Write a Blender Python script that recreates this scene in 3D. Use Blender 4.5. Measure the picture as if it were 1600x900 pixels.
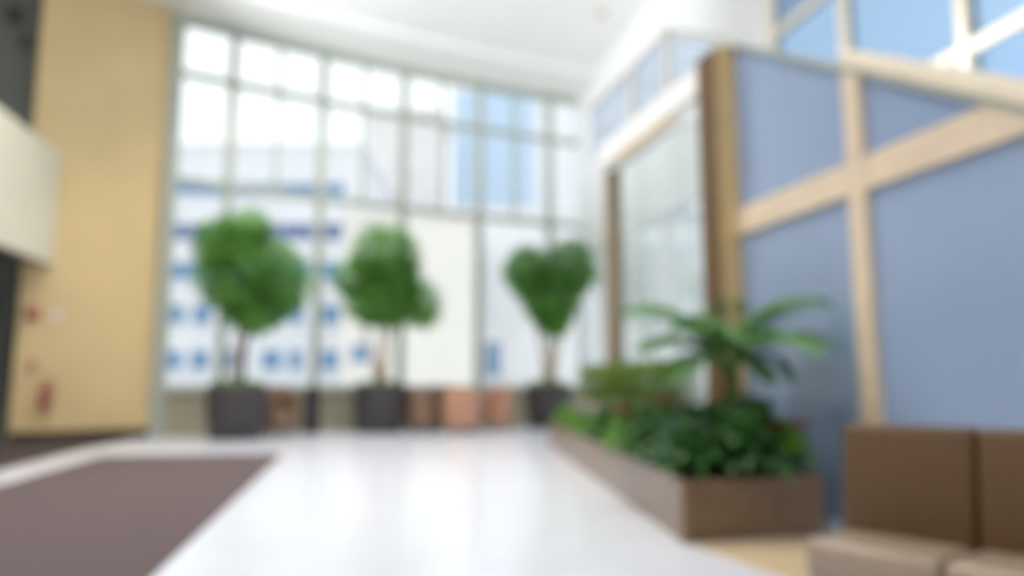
import bpy, bmesh, math, random
from mathutils import Vector, Matrix

for o in list(bpy.data.objects):
    bpy.data.objects.remove(o, do_unlink=True)
scene = bpy.context.scene
C = scene.collection
R = math.radians
random.seed(7)

# ------------------------------------------------------------------ camera
F_PX = 1180.0
cam_data = bpy.data.cameras.new('camera')
cam_data.sensor_width = 36.0
cam_data.lens = F_PX / 1600.0 * 36.0
cam_data.clip_start = 0.05
cam_data.clip_end = 600
cam = bpy.data.objects.new('camera', cam_data)
C.objects.link(cam)
cam.location = (0, 0, 1.0)
cam.rotation_euler = (R(90) + math.atan(150 / F_PX), 0, 0)
cam_data.dof.use_dof = True
cam_data.dof.focus_distance = 0.50
cam_data.dof.aperture_fstop = 2.15
scene.camera = cam

# ------------------------------------------------------------------ world, exposure
world = bpy.data.worlds.new('overcast_sky')
scene.world = world
world.use_nodes = True
bg = world.node_tree.nodes['Background']
bg.inputs[0].default_value = (0.95, 0.98, 1.0, 1)
bg.inputs[1].default_value = 1.4
vs = scene.view_settings
vs.view_transform = 'Standard'
vs.look = 'None'
vs.gamma = 1
vs.use_curve_mapping = False
vs.exposure = 0.0
LAMP_W = 150.0            # watts per recessed downlight
UP_W = 900.0              # watts per added unseen uplighter
WARM = (1.0, 0.92, 0.82)


# ------------------------------------------------------------------ materials
def lin(c):
    return tuple(((v / 255) / 12.92 if v / 255 <= 0.04045 else ((v / 255 + 0.055) / 1.055) ** 2.4) for v in c)


MATS = {}


def mat(name, rgb, rough=0.6, var=0.12, scale=6.0, bump=0.0, metal=0.0, spec=0.5, trans=0.0, stretch=None, detail=4.0):
    """principled surface with a noise driven tint and fine relief; rgb is 0-255 sRGB albedo"""
    m = bpy.data.materials.new(name)
    m.use_nodes = True
    nt = m.node_tree
    b = nt.nodes['Principled BSDF']
    b.inputs['Roughness'].default_value = rough
    b.inputs['Metallic'].default_value = metal
    b.inputs['Specular IOR Level'].default_value = spec
    base = lin(rgb)
    tc = nt.nodes.new('ShaderNodeTexCoord')
    mp = nt.nodes.new('ShaderNodeMapping')
    nt.links.new(tc.outputs['Object'], mp.inputs['Vector'])
    if stretch:
        mp.inputs['Scale'].default_value = stretch
    n = nt.nodes.new('ShaderNodeTexNoise')
    n.inputs['Scale'].default_value = scale
    n.inputs['Detail'].default_value = detail
    nt.links.new(mp.outputs['Vector'], n.inputs['Vector'])
    cr = nt.nodes.new('ShaderNodeValToRGB')
    cr.color_ramp.elements[0].position = 0.3
    cr.color_ramp.elements[1].position = 0.7
    cr.color_ramp.elements[0].color = tuple(max(0, v * (1 - var)) for v in base) + (1,)
    cr.color_ramp.elements[1].color = tuple(min(1, v * (1 + var)) for v in base) + (1,)
    nt.links.new(n.outputs['Fac'], cr.inputs['Fac'])
    nt.links.new(cr.outputs['Color'], b.inputs['Base Color'])
    if bump:
        bp = nt.nodes.new('ShaderNodeBump')
        bp.inputs['Strength'].default_value = bump
        bp.inputs['Distance'].default_value = 0.01
        nt.links.new(n.outputs['Fac'], bp.inputs['Height'])
        nt.links.new(bp.outputs['Normal'], b.inputs['Normal'])
    if trans:
        tr = nt.nodes.new('ShaderNodeBsdfTranslucent')
        nt.links.new(cr.outputs['Color'], tr.inputs['Color'])
        mx = nt.nodes.new('ShaderNodeMixShader')
        mx.inputs[0].default_value = trans
        out = nt.nodes['Material Output']
        nt.links.new(b.outputs[0], mx.inputs[1])
        nt.links.new(tr.outputs[0], mx.inputs[2])
        nt.links.new(mx.outputs[0], out.inputs['Surface'])
    MATS[name] = m
    return m


def glass(name, tint, refl=0.08, frost=0.0, frost_rgb=(235, 242, 244), rough=0.03):
    """thin architectural glazing: tinted see-through, mirror reflection by angle, optional frosting"""
    m = bpy.data.materials.new(name)
    m.use_nodes = True
    nt = m.node_tree
    nt.nodes.remove(nt.nodes['Principled BSDF'])
    out = nt.nodes['Material Output']
    tr = nt.nodes.new('ShaderNodeBsdfTransparent')
    tr.inputs[0].default_value = tuple(tint) + (1,)
    gl = nt.nodes.new('ShaderNodeBsdfGlossy')
    gl.inputs['Roughness'].default_value = rough
    lw = nt.nodes.new('ShaderNodeLayerWeight')
    lw.inputs['Blend'].default_value = 0.25
    mr = nt.nodes.new('ShaderNodeMapRange')
    mr.inputs['To Min'].default_value = refl * 0.5
    mr.inputs['To Max'].default_value = min(1, refl * 6)
    nt.links.new(lw.outputs['Fresnel'], mr.inputs['Value'])
    mx = nt.nodes.new('ShaderNodeMixShader')
    nt.links.new(mr.outputs['Result'], mx.inputs[0])
    last = tr.outputs[0]
    if frost:
        df = nt.nodes.new('ShaderNodeBsdfDiffuse')
        df.inputs[0].default_value = lin(frost_rgb) + (1,)
        tl = nt.nodes.new('ShaderNodeBsdfTranslucent')
        tl.inputs[0].default_value = lin(frost_rgb) + (1,)
        m2 = nt.nodes.new('ShaderNodeMixShader')
        m2.inputs[0].default_value = 0.55
        nt.links.new(df.outputs[0], m2.inputs[1])
        nt.links.new(tl.outputs[0], m2.inputs[2])
        m3 = nt.nodes.new('ShaderNodeMixShader')
        m3.inputs[0].default_value = frost
        nt.links.new(tr.outputs[0], m3.inputs[1])
        nt.links.new(m2.outputs[0], m3.inputs[2])
        last = m3.outputs[0]
    nt.links.new(last, mx.inputs[1])
    nt.links.new(gl.outputs[0], mx.inputs[2])
    nt.links.new(mx.outputs[0], out.inputs['Surface'])
    MATS[name] = m
    return m


def emit(name, rgb, strength):
    m = bpy.data.materials.new(name)
    m.use_nodes = True
    b = m.node_tree.nodes['Principled BSDF']
    b.inputs['Base Color'].default_value = (1, 1, 1, 1)
    b.inputs['Emission Color'].default_value = tuple(rgb) + (1,)
    b.inputs['Emission Strength'].default_value = strength
    MATS[name] = m
    return m


mat('floor_white', (214, 219, 232), 0.20, 0.03, 3.0)
mat('floor_warm_lit', (206, 186, 154), 0.25, 0.05, 3.0)
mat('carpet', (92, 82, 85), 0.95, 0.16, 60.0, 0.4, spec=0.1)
mat('floor_dark_brown', (74, 64, 62), 0.95, 0.16, 60.0, 0.4, spec=0.1)
mat('ceiling_white', (246, 246, 244), 0.9, 0.01, 2.0, spec=0.2)
mat('paint_white', (244, 245, 246), 0.6, 0.015, 2.0)
mat('paint_tan', (222, 197, 148), 0.7, 0.04, 1.2)
mat('paint_cream', (226, 222, 204), 0.7, 0.03, 1.5)
mat('dark_grey', (88, 92, 86), 0.45, 0.10, 1.5)
mat('dark_base', (58, 46, 38), 0.5, 0.15, 8.0)
mat('wall_beige', (172, 166, 146), 0.75, 0.06, 3.0)
mat('sill_stone', (214, 212, 200), 0.45, 0.05, 5.0)
mat('frame_grey', (176, 182, 172), 0.45, 0.03, 5.0, metal=0.1)
mat('blue_panel', (146, 168, 204), 0.24, 0.04, 0.9, spec=0.8)
mat('timber', (224, 206, 184), 0.32, 0.06, 5.0, 0.08, stretch=(1, 1, 1))
mat('timber_brown', (98, 73, 38), 0.5, 0.14, 6.0, 0.15, stretch=(3, 3, 0.4))
mat('pale_gold', (228, 206, 166), 0.5, 0.04, 5.0)
mat('cream_rail', (236, 226, 206), 0.5, 0.03, 3.0)
mat('post_taupe', (150, 132, 104), 0.5, 0.06, 4.0)
mat('gold_trim', (226, 196, 142), 0.45, 0.06, 5.0)
mat('planter_stone', (116, 92, 68), 0.26, 0.14, 7.0, 0.06, spec=0.7)
mat('trough_stone', (136, 128, 124), 0.6, 0.10, 9.0, 0.1)
mat('soil', (58, 42, 30), 0.95, 0.3, 30.0, 0.6)
mat('pot_dark', (62, 58, 60), 0.5, 0.15, 7.0, 0.1)
mat('bark', (196, 172, 152), 0.8, 0.2, 14.0, 0.4, stretch=(1, 1, 0.3))
mat('bark_dark', (104, 92, 88), 0.8, 0.2, 14.0, 0.4, stretch=(1, 1, 0.3))
mat('leaf_tree', (124, 178, 90), 0.5, 0.35, 2.2, trans=0.48)
mat('leaf_bright', (132, 168, 52), 0.5, 0.25, 4.0, trans=0.35)
mat('leaf_dark', (58, 108, 50), 0.4, 0.35, 3.0, trans=0.25)
mat('leaf_mid', (110, 162, 60), 0.45, 0.3, 3.0, trans=0.3)
mat('leaf_bluish', (78, 120, 92), 0.4, 0.3, 3.0, trans=0.25)
mat('leaf_hedge', (112, 140, 44), 0.55, 0.3, 5.0, trans=0.25)
mat('leaf_palm', (104, 158, 88), 0.45, 0.25, 3.0, trans=0.35)
mat('petal_red', (150, 38, 62), 0.5, 0.15, 8.0, trans=0.2)
mat('cushion_brown', (86, 60, 30), 0.55, 0.10, 40.0, 0.15)
mat('cushion_seat', (148, 131, 116), 0.32, 0.08, 40.0, 0.12)
mat('dark_wood', (52, 38, 30), 0.45, 0.2, 8.0, 0.1, stretch=(1, 1, 4))
mat('leather_tan', (188, 140, 116), 0.45, 0.12, 12.0, 0.1)
mat('leather_brown', (138, 110, 90), 0.45, 0.12, 12.0, 0.1)
mat('steel', (170, 172, 174), 0.3, 0.05, 10.0, metal=0.9)
mat('black_plastic', (40, 42, 44), 0.5, 0.1, 10.0)
mat('red_paint', (168, 30, 36), 0.35, 0.08, 10.0)
mat('pale_plate', (206, 184, 164), 0.5, 0.04, 10.0)
mat('white_print', (236, 234, 230), 0.5, 0.02, 10.0)
mat('facade_white', (238, 239, 243), 0.85, 0.03, 0.3)
mat('facade_warm', (244, 240, 234), 0.85, 0.03, 0.3)
mat('facade_pink', (230, 226, 226), 0.85, 0.03, 0.3)
mat('window_blue', (112, 152, 192), 0.25, 0.12, 0.4)
mat('window_navy', (98, 116, 158), 0.25, 0.12, 0.4)
mat('tower_blue', (196, 222, 250), 0.25, 0.10, 0.15)
mat('pavement', (214, 214, 216), 0.9, 0.05, 0.5)
glass('glass_clear', (0.97, 0.985, 0.98), 0.08)
glass('glass_vestibule', (0.97, 0.99, 0.985), 0.03, frost=0.04)
glass('glass_clerestory', (0.92, 0.95, 0.99), 0.06, frost=0.50, frost_rgb=(222, 234, 248))
glass('glass_blue', (0.62, 0.74, 0.86), 0.05, frost=0.08, frost_rgb=(120, 170, 225))
glass('glass_dark', (0.25, 0.27, 0.26), 0.12)
emit('lamp_glow', (1.0, 0.74, 0.52), 0.9)


# ------------------------------------------------------------------ mesh builder
class MB:
    def __init__(s):
        s.v, s.f = [], []

    def add(s, vs_, fs):
        b = len(s.v)
        s.v += [tuple(v) for v in vs_]
        s.f += [tuple(b + i for i in f) for f in fs]
        return s

    def box(s, x0, x1, y0, y1, z0, z1):
        return s.add([(x0, y0, z0), (x1, y0, z0), (x1, y1, z0), (x0, y1, z0),
                      (x0, y0, z1), (x1, y0, z1), (x1, y1, z1), (x0, y1, z1)],
                     [(0, 3, 2, 1), (4, 5, 6, 7), (0, 1, 5, 4), (1, 2, 6, 5), (2, 3, 7, 6), (3, 0, 4, 7)])

    def prism(s, poly, z0, z1):
        """vertical prism over an anticlockwise plan polygon; z1 may be a list per vertex"""
        n = len(poly)
        zt = z1 if isinstance(z1, (list, tuple)) else [z1] * n
        zb = z0 if isinstance(z0, (list, tuple)) else [z0] * n
        vs_ = [(p[0], p[1], zb[i]) for i, p in enumerate(poly)] + [(p[0], p[1], zt[i]) for i, p in enumerate(poly)]
        fs = [tuple(range(n - 1, -1, -1)), tuple(range(n, 2 * n))]
        fs += [(i, (i + 1) % n, n + (i + 1) % n, n + i) for i in range(n)]
        return s.add(vs_, fs)

    def profile(s, poly, y0, y1):
        """polygon in the xz plane pushed from y0 to y1"""
        n = len(poly)
        vs_ = [(p[0], y0, p[1]) for p in poly] + [(p[0], y1, p[1]) for p in poly]
        fs = [tuple(range(n)), tuple(range(2 * n - 1, n - 1, -1))]
        fs += [((i + 1) % n, i, n + i, n + (i + 1) % n) for i in range(n)]
        return s.add(vs_, fs)

    def tube(s, pts, rad, n=8):
        pts = [Vector(p) for p in pts]
        rads = rad if isinstance(rad, (list, tuple)) else [rad] * len(pts)
        vs_, fs = [], []
        up = Vector((0, 0, 1))
        for i, p in enumerate(pts):
            a = pts[max(0, i - 1)]
            b = pts[min(len(pts) - 1, i + 1)]
            t = (b - a).normalized()
            u = t.cross(up)
            if u.length < 0.05:
                u = t.cross(Vector((1, 0, 0)))
            u.normalize()
            w = u.cross(t)
            for k in range(n):
                q = 2 * math.pi * k / n
                vs_.append(p + (u * math.cos(q) + w * math.sin(q)) * rads[i])
        for i in range(len(pts) - 1):
            for k in range(n):
                fs.append((i * n + k, i * n + (k + 1) % n, (i + 1) * n + (k + 1) % n, (i + 1) * n + k))
        fs.append(tuple(range(n - 1, -1, -1)))
        fs.append(tuple((len(pts) - 1) * n + k for k in range(n)))
        return s.add(vs_, fs)

    def lathe(s, prof, n=24, cx=0, cy=0):
        vs_, fs = [], []
        for r, z in prof:
            for k in range(n):
                q = 2 * math.pi * k / n
                vs_.append((cx + r * math.cos(q), cy + r * math.sin(q), z))
        m = len(prof)
        for i in range(m - 1):
            for k in range(n):
                fs.append((i * n + k, i * n + (k + 1) % n, (i + 1) * n + (k + 1) % n, (i + 1) * n + k))
        fs.append(tuple(range(n - 1, -1, -1)))
        fs.append(tuple((m - 1) * n + k for k in range(n)))
        return s.add(vs_, fs)

    def leaf(s, base, d, length, width, droop=0.3):
        """one folded, drooping leaf blade: five cross points, six faces"""
        d = Vector(d).normalized()
        side = d.cross(Vector((0, 0, 1)))
        if side.length < 0.05:
            side = Vector((1, 0, 0))
        side.normalize()
        nrm = side.cross(d)
        b = Vector(base)
        mid = b + d * length * 0.45 - nrm * 0.0
        end = b + d * length - Vector((0, 0, 1)) * droop * length
        q1 = b + d * length * 0.75 - Vector((0, 0, 1)) * droop * length * 0.35
        lift = nrm * width * 0.18
        return s.add([b, mid + side * width * 0.5 + lift, mid, mid - side * width * 0.5 + lift,
                      q1 + side * width * 0.36 + lift, q1, q1 - side * width * 0.36 + lift, end],
                     [(0, 2, 1), (0, 3, 2), (1, 2, 5, 4), (2, 3, 6, 5), (4, 5, 7), (5, 6, 7)])

    def build(s, name, material, parent=None, smooth=False, bevel=0.0, segs=2, centre=True):
        me = bpy.data.meshes.new(name)
        if centre and s.v:
            lo = [min(v[i] for v in s.v) for i in range(3)]
            hi = [max(v[i] for v in s.v) for i in range(3)]
            c = Vector(((lo[0] + hi[0]) / 2, (lo[1] + hi[1]) / 2, lo[2]))
        else:
            c = Vector((0, 0, 0))
        me.from_pydata([Vector(v) - c for v in s.v], [], s.f)
        if bevel:
            bm = bmesh.new()
            bm.from_mesh(me)
            bmesh.ops.remove_doubles(bm, verts=bm.verts, dist=1e-5)
            ed = [e for e in bm.edges if len(e.link_faces) == 2 and e.calc_face_angle(0) > 0.5]
            bmesh.ops.bevel(bm, geom=ed, offset=bevel, segments=segs, profile=0.5, affect='EDGES')
            bmesh.ops.recalc_face_normals(bm, faces=bm.faces)
            bm.to_mesh(me)
            bm.free()
        me.materials.append(MATS[material])
        if smooth:
            me.shade_smooth()
        o = bpy.data.objects.new(name, me)
        C.objects.link(o)
        o.location = c
        if parent is not None:
            o.parent = parent
        return o


def tag(o, label, cat=None, group=None, kind=None):
    o['label'] = label
    if cat:
        o['category'] = cat
    if group:
        o['group'] = group
    if kind:
        o['kind'] = kind
    return o


def empty(name, loc=(0, 0, 0), rz=0.0):
    o = bpy.data.objects.new(name, None)
    o.empty_display_size = 0.2
    C.objects.link(o)
    o.location = loc
    o.rotation_euler = (0, 0, rz)
    return o


def copy_tree(o, parent=None):
    c = o.copy()
    C.objects.link(c)
    if parent is not None:
        c.parent = parent
    for ch in [x for x in bpy.data.objects if x.parent == o]:
        copy_tree(ch, c)
    return c


def bar(mb, p, q, w, z0, z1, out=0.0):
    """a bar of plan width w from p to q, shifted sideways by out, between z0 and z1"""
    d = Vector((q[0] - p[0], q[1] - p[1])).normalized()
    n = Vector((-d.y, d.x))
    a = [Vector(p[:2]) + n * (out - w / 2), Vector(q[:2]) + n * (out - w / 2),
         Vector(q[:2]) + n * (out + w / 2), Vector(p[:2]) + n * (out + w / 2)]
    return mb.prism([(v.x, v.y) for v in a], z0, z1)


# ================================================================== STRUCTURE
# plan of the faceted curtain wall
W = [(-6.92, 14.88), (-5.98, 15.51), (-4.31, 16.55), (-2.60, 17.52), (-0.83, 18.42), (0.96, 19.23), (2.79, 19.97)]
TAN0 = (-8.82, 13.44)                       # left edge of the tan wall
HEAD, CEIL = 8.60, 8.75
TR_Z = (5.12, 7.38)
SILL = 0.90


def upper_x(y):                             # tall right wall
    return 2.53 + 0.2 * (15.73 - y)


def low_x(y):                               # stair wall and vestibule line
    return 2.0 - 0.25 * (y - 7.2)


# floor
o = MB().prism([(-14, -7), (9, -7), (9, -6.5), (upper_x(-6.5) + 0.4, -6.5), (upper_x(19.6) + .9, 19.7), (0.96, 19.3), (-0.83, 18.5), (-2.6, 17.6),
                (-4.31, 16.63), (-5.98, 15.6), (-6.92, 14.96), (-9.1, 14.1), (-14, 10.5)], -0.12, 0.0).build('floor', 'floor_white')
tag(o, 'polished white lobby floor running up to the window', 'floor', kind='structure')

wp = MB().prism([(1.12, 4.88), (1.52, 3.75), (2.6, -0.5), (4.6, -0.5), (2.75, 4.1), (2.12, 5.18)], 0.0, 0.004).build('warm_light_patch', 'floor_warm_lit')  # tan slab stands in for warm light on the floor by the bench
wp.parent = o
wp.location = Vector(wp.location) - Vector(o.location)

# pavement outside
o = MB().prism([(-170, -40), (170, -40), (170, 260), (-170, 260)], -0.4, -0.15).build('ground', 'pavement')
tag(o, 'bright pavement of the street outside the window', 'ground', kind='structure')

# ceiling: main slab and a lower soffit band that follows the window
o = MB().prism([(-14, -7), (9, -7), (9, 1), (4.7, 20.5), (2.9, 20.6), (0.9, 19.8), (-0.9, 19.0), (-2.75, 18.1), (-4.5, 17.1), (-6.2, 16.05),
                (-7.2, 15.5), (-9.2, 14.1), (-14, 11)], CEIL, CEIL + 0.25).build('ceiling', 'ceiling_white')
tag(o, 'white painted lobby ceiling', 'ceiling', kind='structure')
n_in = []
allp = [TAN0] + W
for i, p in enumerate(allp):
    a = Vector(allp[max(0, i - 1)])
    b = Vector(allp[min(len(allp) - 1, i + 1)])
    d = (b - a).normalized()
    n_in.append(Vector((d.y, -d.x)))
sf = MB()
for i in range(1, len(allp) - 1):
    p, q = Vector(allp[i]), Vector(allp[i + 1])
    a, b = n_in[i], n_in[i + 1]
    poly = [p + a * 1.55, q + b * 1.55, q - b * 0.2, p - a * 0.2]
    sf.prism([(v.x, v.y) for v in poly], HEAD, CEIL)
o = sf.build('trim_1', 'ceiling_white')
tag(o, 'bright white soffit band curving above the tall window', 'soffit', kind='structure')

# low beige wall under the window with a stone sill
lw, sl = MB(), MB()


def sub(p, q, t):
    return (p[0] + (q[0] - p[0]) * t, p[1] + (q[1] - p[1]) * t)


for i in range(len(W) - 1):
    bar(lw, W[i] if i else sub(W[0], W[1], 0.11), W[i + 1], 0.22, 0, SILL - 0.05, 0.06)
    bar(sl, W[i] if i else sub(W[0], W[1], 0.11), W[i + 1], 0.34, SILL - 0.05, SILL, 0.04)
o = lw.build('wall_back', 'wall_beige')
tag(o, 'low beige wall below the tall curved window', 'wall', kind='structure')
o2 = sl.build('window_sill', 'sill_stone')
o2.parent = o
o2.location = Vector(o2.location) - Vector(o.location)

# ---- the curtain wall: one window with its members and panes
win = empty('window_1', (W[0][0], W[0][1], 0))
tag(win, 'tall curved window wall with grey mullions looking onto the street', 'window', kind='structure')
wl = Vector((W[0][0], W[0][1], 0))


def wpart(mb, name, m, parent=win, off=wl):
    ob = mb.build(name, m)
    ob.parent = parent
    ob.location = Vector(ob.location) - off
    return ob


def sub(p, q, t):
    return (p[0] + (q[0] - p[0]) * t, p[1] + (q[1] - p[1]) * t)


for i, p in enumerate(W):
    a = W[max(0, i - 1)]
    b = W[min(len(W) - 1, i + 1)]
    d = Vector((b[0] - a[0], b[1] - a[1])).normalized() * (0.075 if i else 0.12)
    mb = MB()
    bar(mb, (p[0] - d.x, p[1] - d.y), (p[0] + d.x, p[1] + d.y), 0.20, SILL if i else 0, HEAD, -0.02)
    wpart(mb, 'mullion', 'frame_grey')
for i in range(len(W) - 1):
    p, q = W[i], W[i + 1]
    L = math.dist(p, q)
    e = 0.077 / L
    a, b = sub(p, q, e if i else 0.125 / L), sub(p, q, 1 - e)
    mb = MB(); bar(mb, a, b, 0.16, HEAD - 0.16, HEAD, -0.01); wpart(mb, 'head_rail', 'frame_grey')
    mb = MB(); bar(mb, a, b, 0.16, SILL, SILL + 0.07, -0.01); wpart(mb, 'bottom_rail', 'frame_grey')
    for tz in TR_Z:
        mb = MB(); bar(mb, a, b, 0.15, tz - 0.06, tz + 0.06, -0.01); wpart(mb, 'transom', 'frame_grey')
    if i:
        m_ = sub(p, q, 0.5)
        dd = 0.032 / L
        for z0, z1 in ((TR_Z[0] + 0.06, TR_Z[1] - 0.06), (TR_Z[1] + 0.06, HEAD - 0.16)):
            mb = MB(); bar(mb, sub(p, q, 0.5 - dd), sub(p, q, 0.5 + dd), 0.10, z0, z1, 0.0); wpart(mb, 'glazing_bar', 'frame_grey')
            for u, v in ((a, sub(p, q, 0.5 - dd)), (sub(p, q, 0.5 + dd), b)):
                mb = MB(); bar(mb, u, v, 0.02, z0, z1, 0.02); wpart(mb, 'pane', 'glass_clear')
    else:
        for z0, z1 in ((TR_Z[0] + 0.06, TR_Z[1] - 0.06), (TR_Z[1] + 0.06, HEAD - 0.16)):
            mb = MB(); bar(mb, a, b, 0.02, z0, z1, 0.02); wpart(mb, 'pane', 'glass_clear')
    mb = MB(); bar(mb, a, b, 0.02, SILL + 0.07, TR_Z[0] - 0.06, 0.02); wpart(mb, 'pane', 'glass_clear')

# ---- left side: tan wall, dark wall beyond it, mezzanine balcony front
tw0, tw1 = TAN0, (-7.03, 14.80)
mb = MB(); bar(mb, tw0, tw1, 0.30, 0, CEIL, 0.15)
o = mb.build('wall_left', 'paint_tan')
tag(o, 'tall warm tan wall left of the curved window', 'wall', kind='structure')
mb = MB(); bar(mb, tw0, tw1, 0.03, 0, 0.16, -0.017)
o = mb.build('baseboard_left', 'dark_base')
tag(o, 'dark brown baseboard along the foot of the tan wall', 'baseboard', kind='structure')
td = (Vector(tw1) - Vector(tw0)).normalized()
dl0 = (tw0[0] - td.x * 6.0, tw0[1] - td.y * 6.0)
mb = MB(); bar(mb, dl0, tw0, 0.2, 3.36, CEIL, 0.35)
o = mb.build('wall_upper_left', 'dark_grey')
tag(o, 'dark grey green wall above the balcony, left of the tan wall', 'wall', kind='structure')
mb = MB(); bar(mb, dl0, tw0, 0.2, 0, 3.36, 0.35)
o = mb.build('wall_lower_left', 'dark_grey')
tag(o, 'dark grey wall in the recess beneath the balcony', 'wall', kind='structure')
# glazed doors in the recess
door = empty('door_1', (tw0[0], tw0[1], 0), math.atan2(td.y, td.x))
tag(door, 'dark glazed double door in the recess under the balcony', 'door', kind='structure')
for k in range(2):
    x1 = -0.30 - k * 1.02
    x0 = x1 - 1.0
    fr = MB()
    fr.box(x0, x0 + 0.08, 0.14, 0.21, 0.01, 2.7).box(x1 - 0.08, x1, 0.14, 0.21, 0.01, 2.7)
    fr.box(x0 + 0.08, x1 - 0.08, 0.14, 0.21, 2.58, 2.7).box(x0 + 0.08, x1 - 0.08, 0.14, 0.21, 0.01, 0.22)
    lf = fr.build('door_leaf', 'dark_base', door)
    g = MB().box(x0 + 0.08, x1 - 0.08, 0.17, 0.19, 0.22, 2.58).build('pane', 'glass_dark', lf)
    g.location = Vector(g.location) - Vector(lf.location)
    hx = x1 - 0.13 if k else x0 + 0.13
    h = MB().tube([(hx, 0.135, 0.9), (hx, 0.08, 0.93), (hx, 0.08, 1.45), (hx, 0.135, 1.48)], 0.014).build('handle', 'steel', lf, smooth=True)
    h.location = Vector(h.location) - Vector(lf.location)

mz0 = (-8.44, 13.70)
ax = Vector((0.2, -1.0)).normalized()
mzn = (mz0[0] + ax.x * 20.5, mz0[1] + ax.y * 20.5)
mb = MB(); bar(mb, mz0, mzn, 0.18, 3.18, 5.27, -0.09)
o = mb.build('wall_mezzanine', 'paint_cream')
tag(o, 'cream balcony front projecting from the left edge', 'balcony', kind='structure')
mb = MB().prism([(-14.2, 10.3), (-14.2, -6.6), (mzn[0] - 0.2, -6.6), (mz0[0] - 0.22, mz0[1] - 0.12), (-8.9, 13.3)], 3.2, 3.34)
o = mb.build('floor_mezzanine', 'dark_base')
tag(o, 'dark underside of the balcony floor', 'balcony floor', kind='structure')

# two small dark fixtures high on the dark wall
for k, (dx, z, s_) in enumerate(((-0.42, 7.85, 0.16), (-0.24, 7.35, 0.11))):
    c = Vector((tw0[0] + td.x * dx, tw0[1] + td.y * dx)) + Vector((-td.y, td.x)) * 0.25
    e = empty('wall_fixture', (c.x, c.y, z), math.atan2(td.y, td.x))
    tag(e, ('larger dark fixture high on the grey wall above the balcony', 'smaller dark fixture just below another beside the tan wall edge')[k], 'fixture')
    MB().box(-s_ * .8, s_ * .8, -0.06, 0, -s_, s_).build('housing', 'black_plastic', e, bevel=0.012)
    MB().box(-s_ * .62, s_ * .62, -0.075, -0.06, -s_ * .8, s_ * .8).build('grille', 'dark_base', e)

# ---- right: tall white wall ending at the curtain wall, then blue glazing
yA, yB = 10.2, 19.9
mb = MB(); bar(mb, (upper_x(yA), yA), (upper_x(yB), yB), 0.22, 4.2, CEIL, -0.11)
o = mb.build('wall_right', 'paint_white')
tag(o, 'white wall rising to the ceiling behind the glass vestibule', 'wall', kind='structure')

en = empty('window_4', (upper_x(yA), yA, 0), math.atan2(1, -0.2))
tag(en, 'clear entrance glazing behind the pale glass vestibule', 'window', kind='structure')
L4 = (yB - yA) * math.sqrt(1.04)
ex = [0.06 + (L4 - 0.12) * k / 5 for k in range(6)]
for x in ex:
    MB().box(x - 0.05, x + 0.05, -0.16, -0.02, 0, 4.2).build('mullion', 'paint_white', en)
for i in range(5):
    MB().box(ex[i] + 0.05, ex[i + 1] - 0.05, -0.14, -0.04, 0, 0.10).build('bottom_rail', 'paint_white', en)
    MB().box(ex[i] + 0.05, ex[i + 1] - 0.05, -0.10, -0.08, 0.10, 4.2).build('pane', 'glass_clear', en)

ug = empty('window_2', (upper_x(yA), yA, 0), math.atan2(-1, 0.2))
tag(ug, 'blue tinted glazed wall with white mullions at upper right', 'window', kind='structure')
# local x runs towards the viewer along the wall, local +y is away from the room (left hand of travel)
kk = math.sqrt(1.04)
vx = [0.06] + [(yA - y) * kk for y in (8.61, 6.87, 5.13, 3.39, 1.65, -0.09, -1.83, -3.57, -5.31, -6.45)]
hz = [0.06, 2.35, 4.18, 5.88, 7.6, CEIL - 0.06]
for x in vx:
    MB().box(x - 0.06, x + 0.06, 0.0, 0.16, 0, CEIL).build('mullion', 'cream_rail', ug)
for i in range(len(vx) - 1):
    for z in hz:
        MB().box(vx[i] + 0.06, vx[i + 1] - 0.06, 0.02, 0.14, z - 0.055, z + 0.055).build('transom', 'cream_rail', ug)
    for j in range(len(hz) - 1):
        MB().box(vx[i] + 0.06, vx[i + 1] - 0.06, 0.07, 0.09, hz[j] + 0.055, hz[j + 1] - 0.055).build('pane', 'glass_blue', ug)

# ---- stair wall: blue panels between timber rails, raking top
lk = math.sqrt(1 + 0.0625)
Y0 = 7.2                                     # local x = 0 here, running towards the viewer
sw = empty('wall_stair', (low_x(Y0), Y0, 0), math.atan2(-1, 0.25))
tag(sw, 'blue grey panelled wall with timber rails and a raking top edge', 'wall', kind='structure')


def rake(x):                                 # z of the raking edge at local x
    y = Y0 - x / lk
    return 5.05 - 0.605 * (8.2 - y)


xe = (Y0 - 1.2) * lk                        # end of the wall near the viewer
v2 = (Y0 - 5.28) * lk                       # second timber upright
v3 = (Y0 - 3.2) * lk
HB = (2.36, 2.60)                           # level timber rail
x_a = 0.36


def clip_rect(x0, x1, z0, z1):
    """rectangle cut off by the raking edge (polygon in local xz)"""
    pts = []
    r0, r1 = rake(x0) - 0.03, rake(x1) - 0.03
    if z0 >= r0:
        return None
    pts.append((x0, z0))
    if z0 < r1:
        pts.append((x1, z0))
    else:
        pts.append((x0 + (r0 - z0) / (r0 - r1) * (x1 - x0), z0))
    if z0 < r1:
        if z1 <= r1:
            pts.append((x1, z1))
        else:
            pts.append((x1, r1))
            if z1 < r0:
                pts.append((x0 + (r0 - z1) / (r0 - r1) * (x1 - x0), z1))
    elif z1 < r0:
        pts.append((x0 + (r0 - z1) / (r0 - r1) * (x1 - x0), z1))
    pts.append((x0, min(z1, r0)))
    return pts


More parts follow.
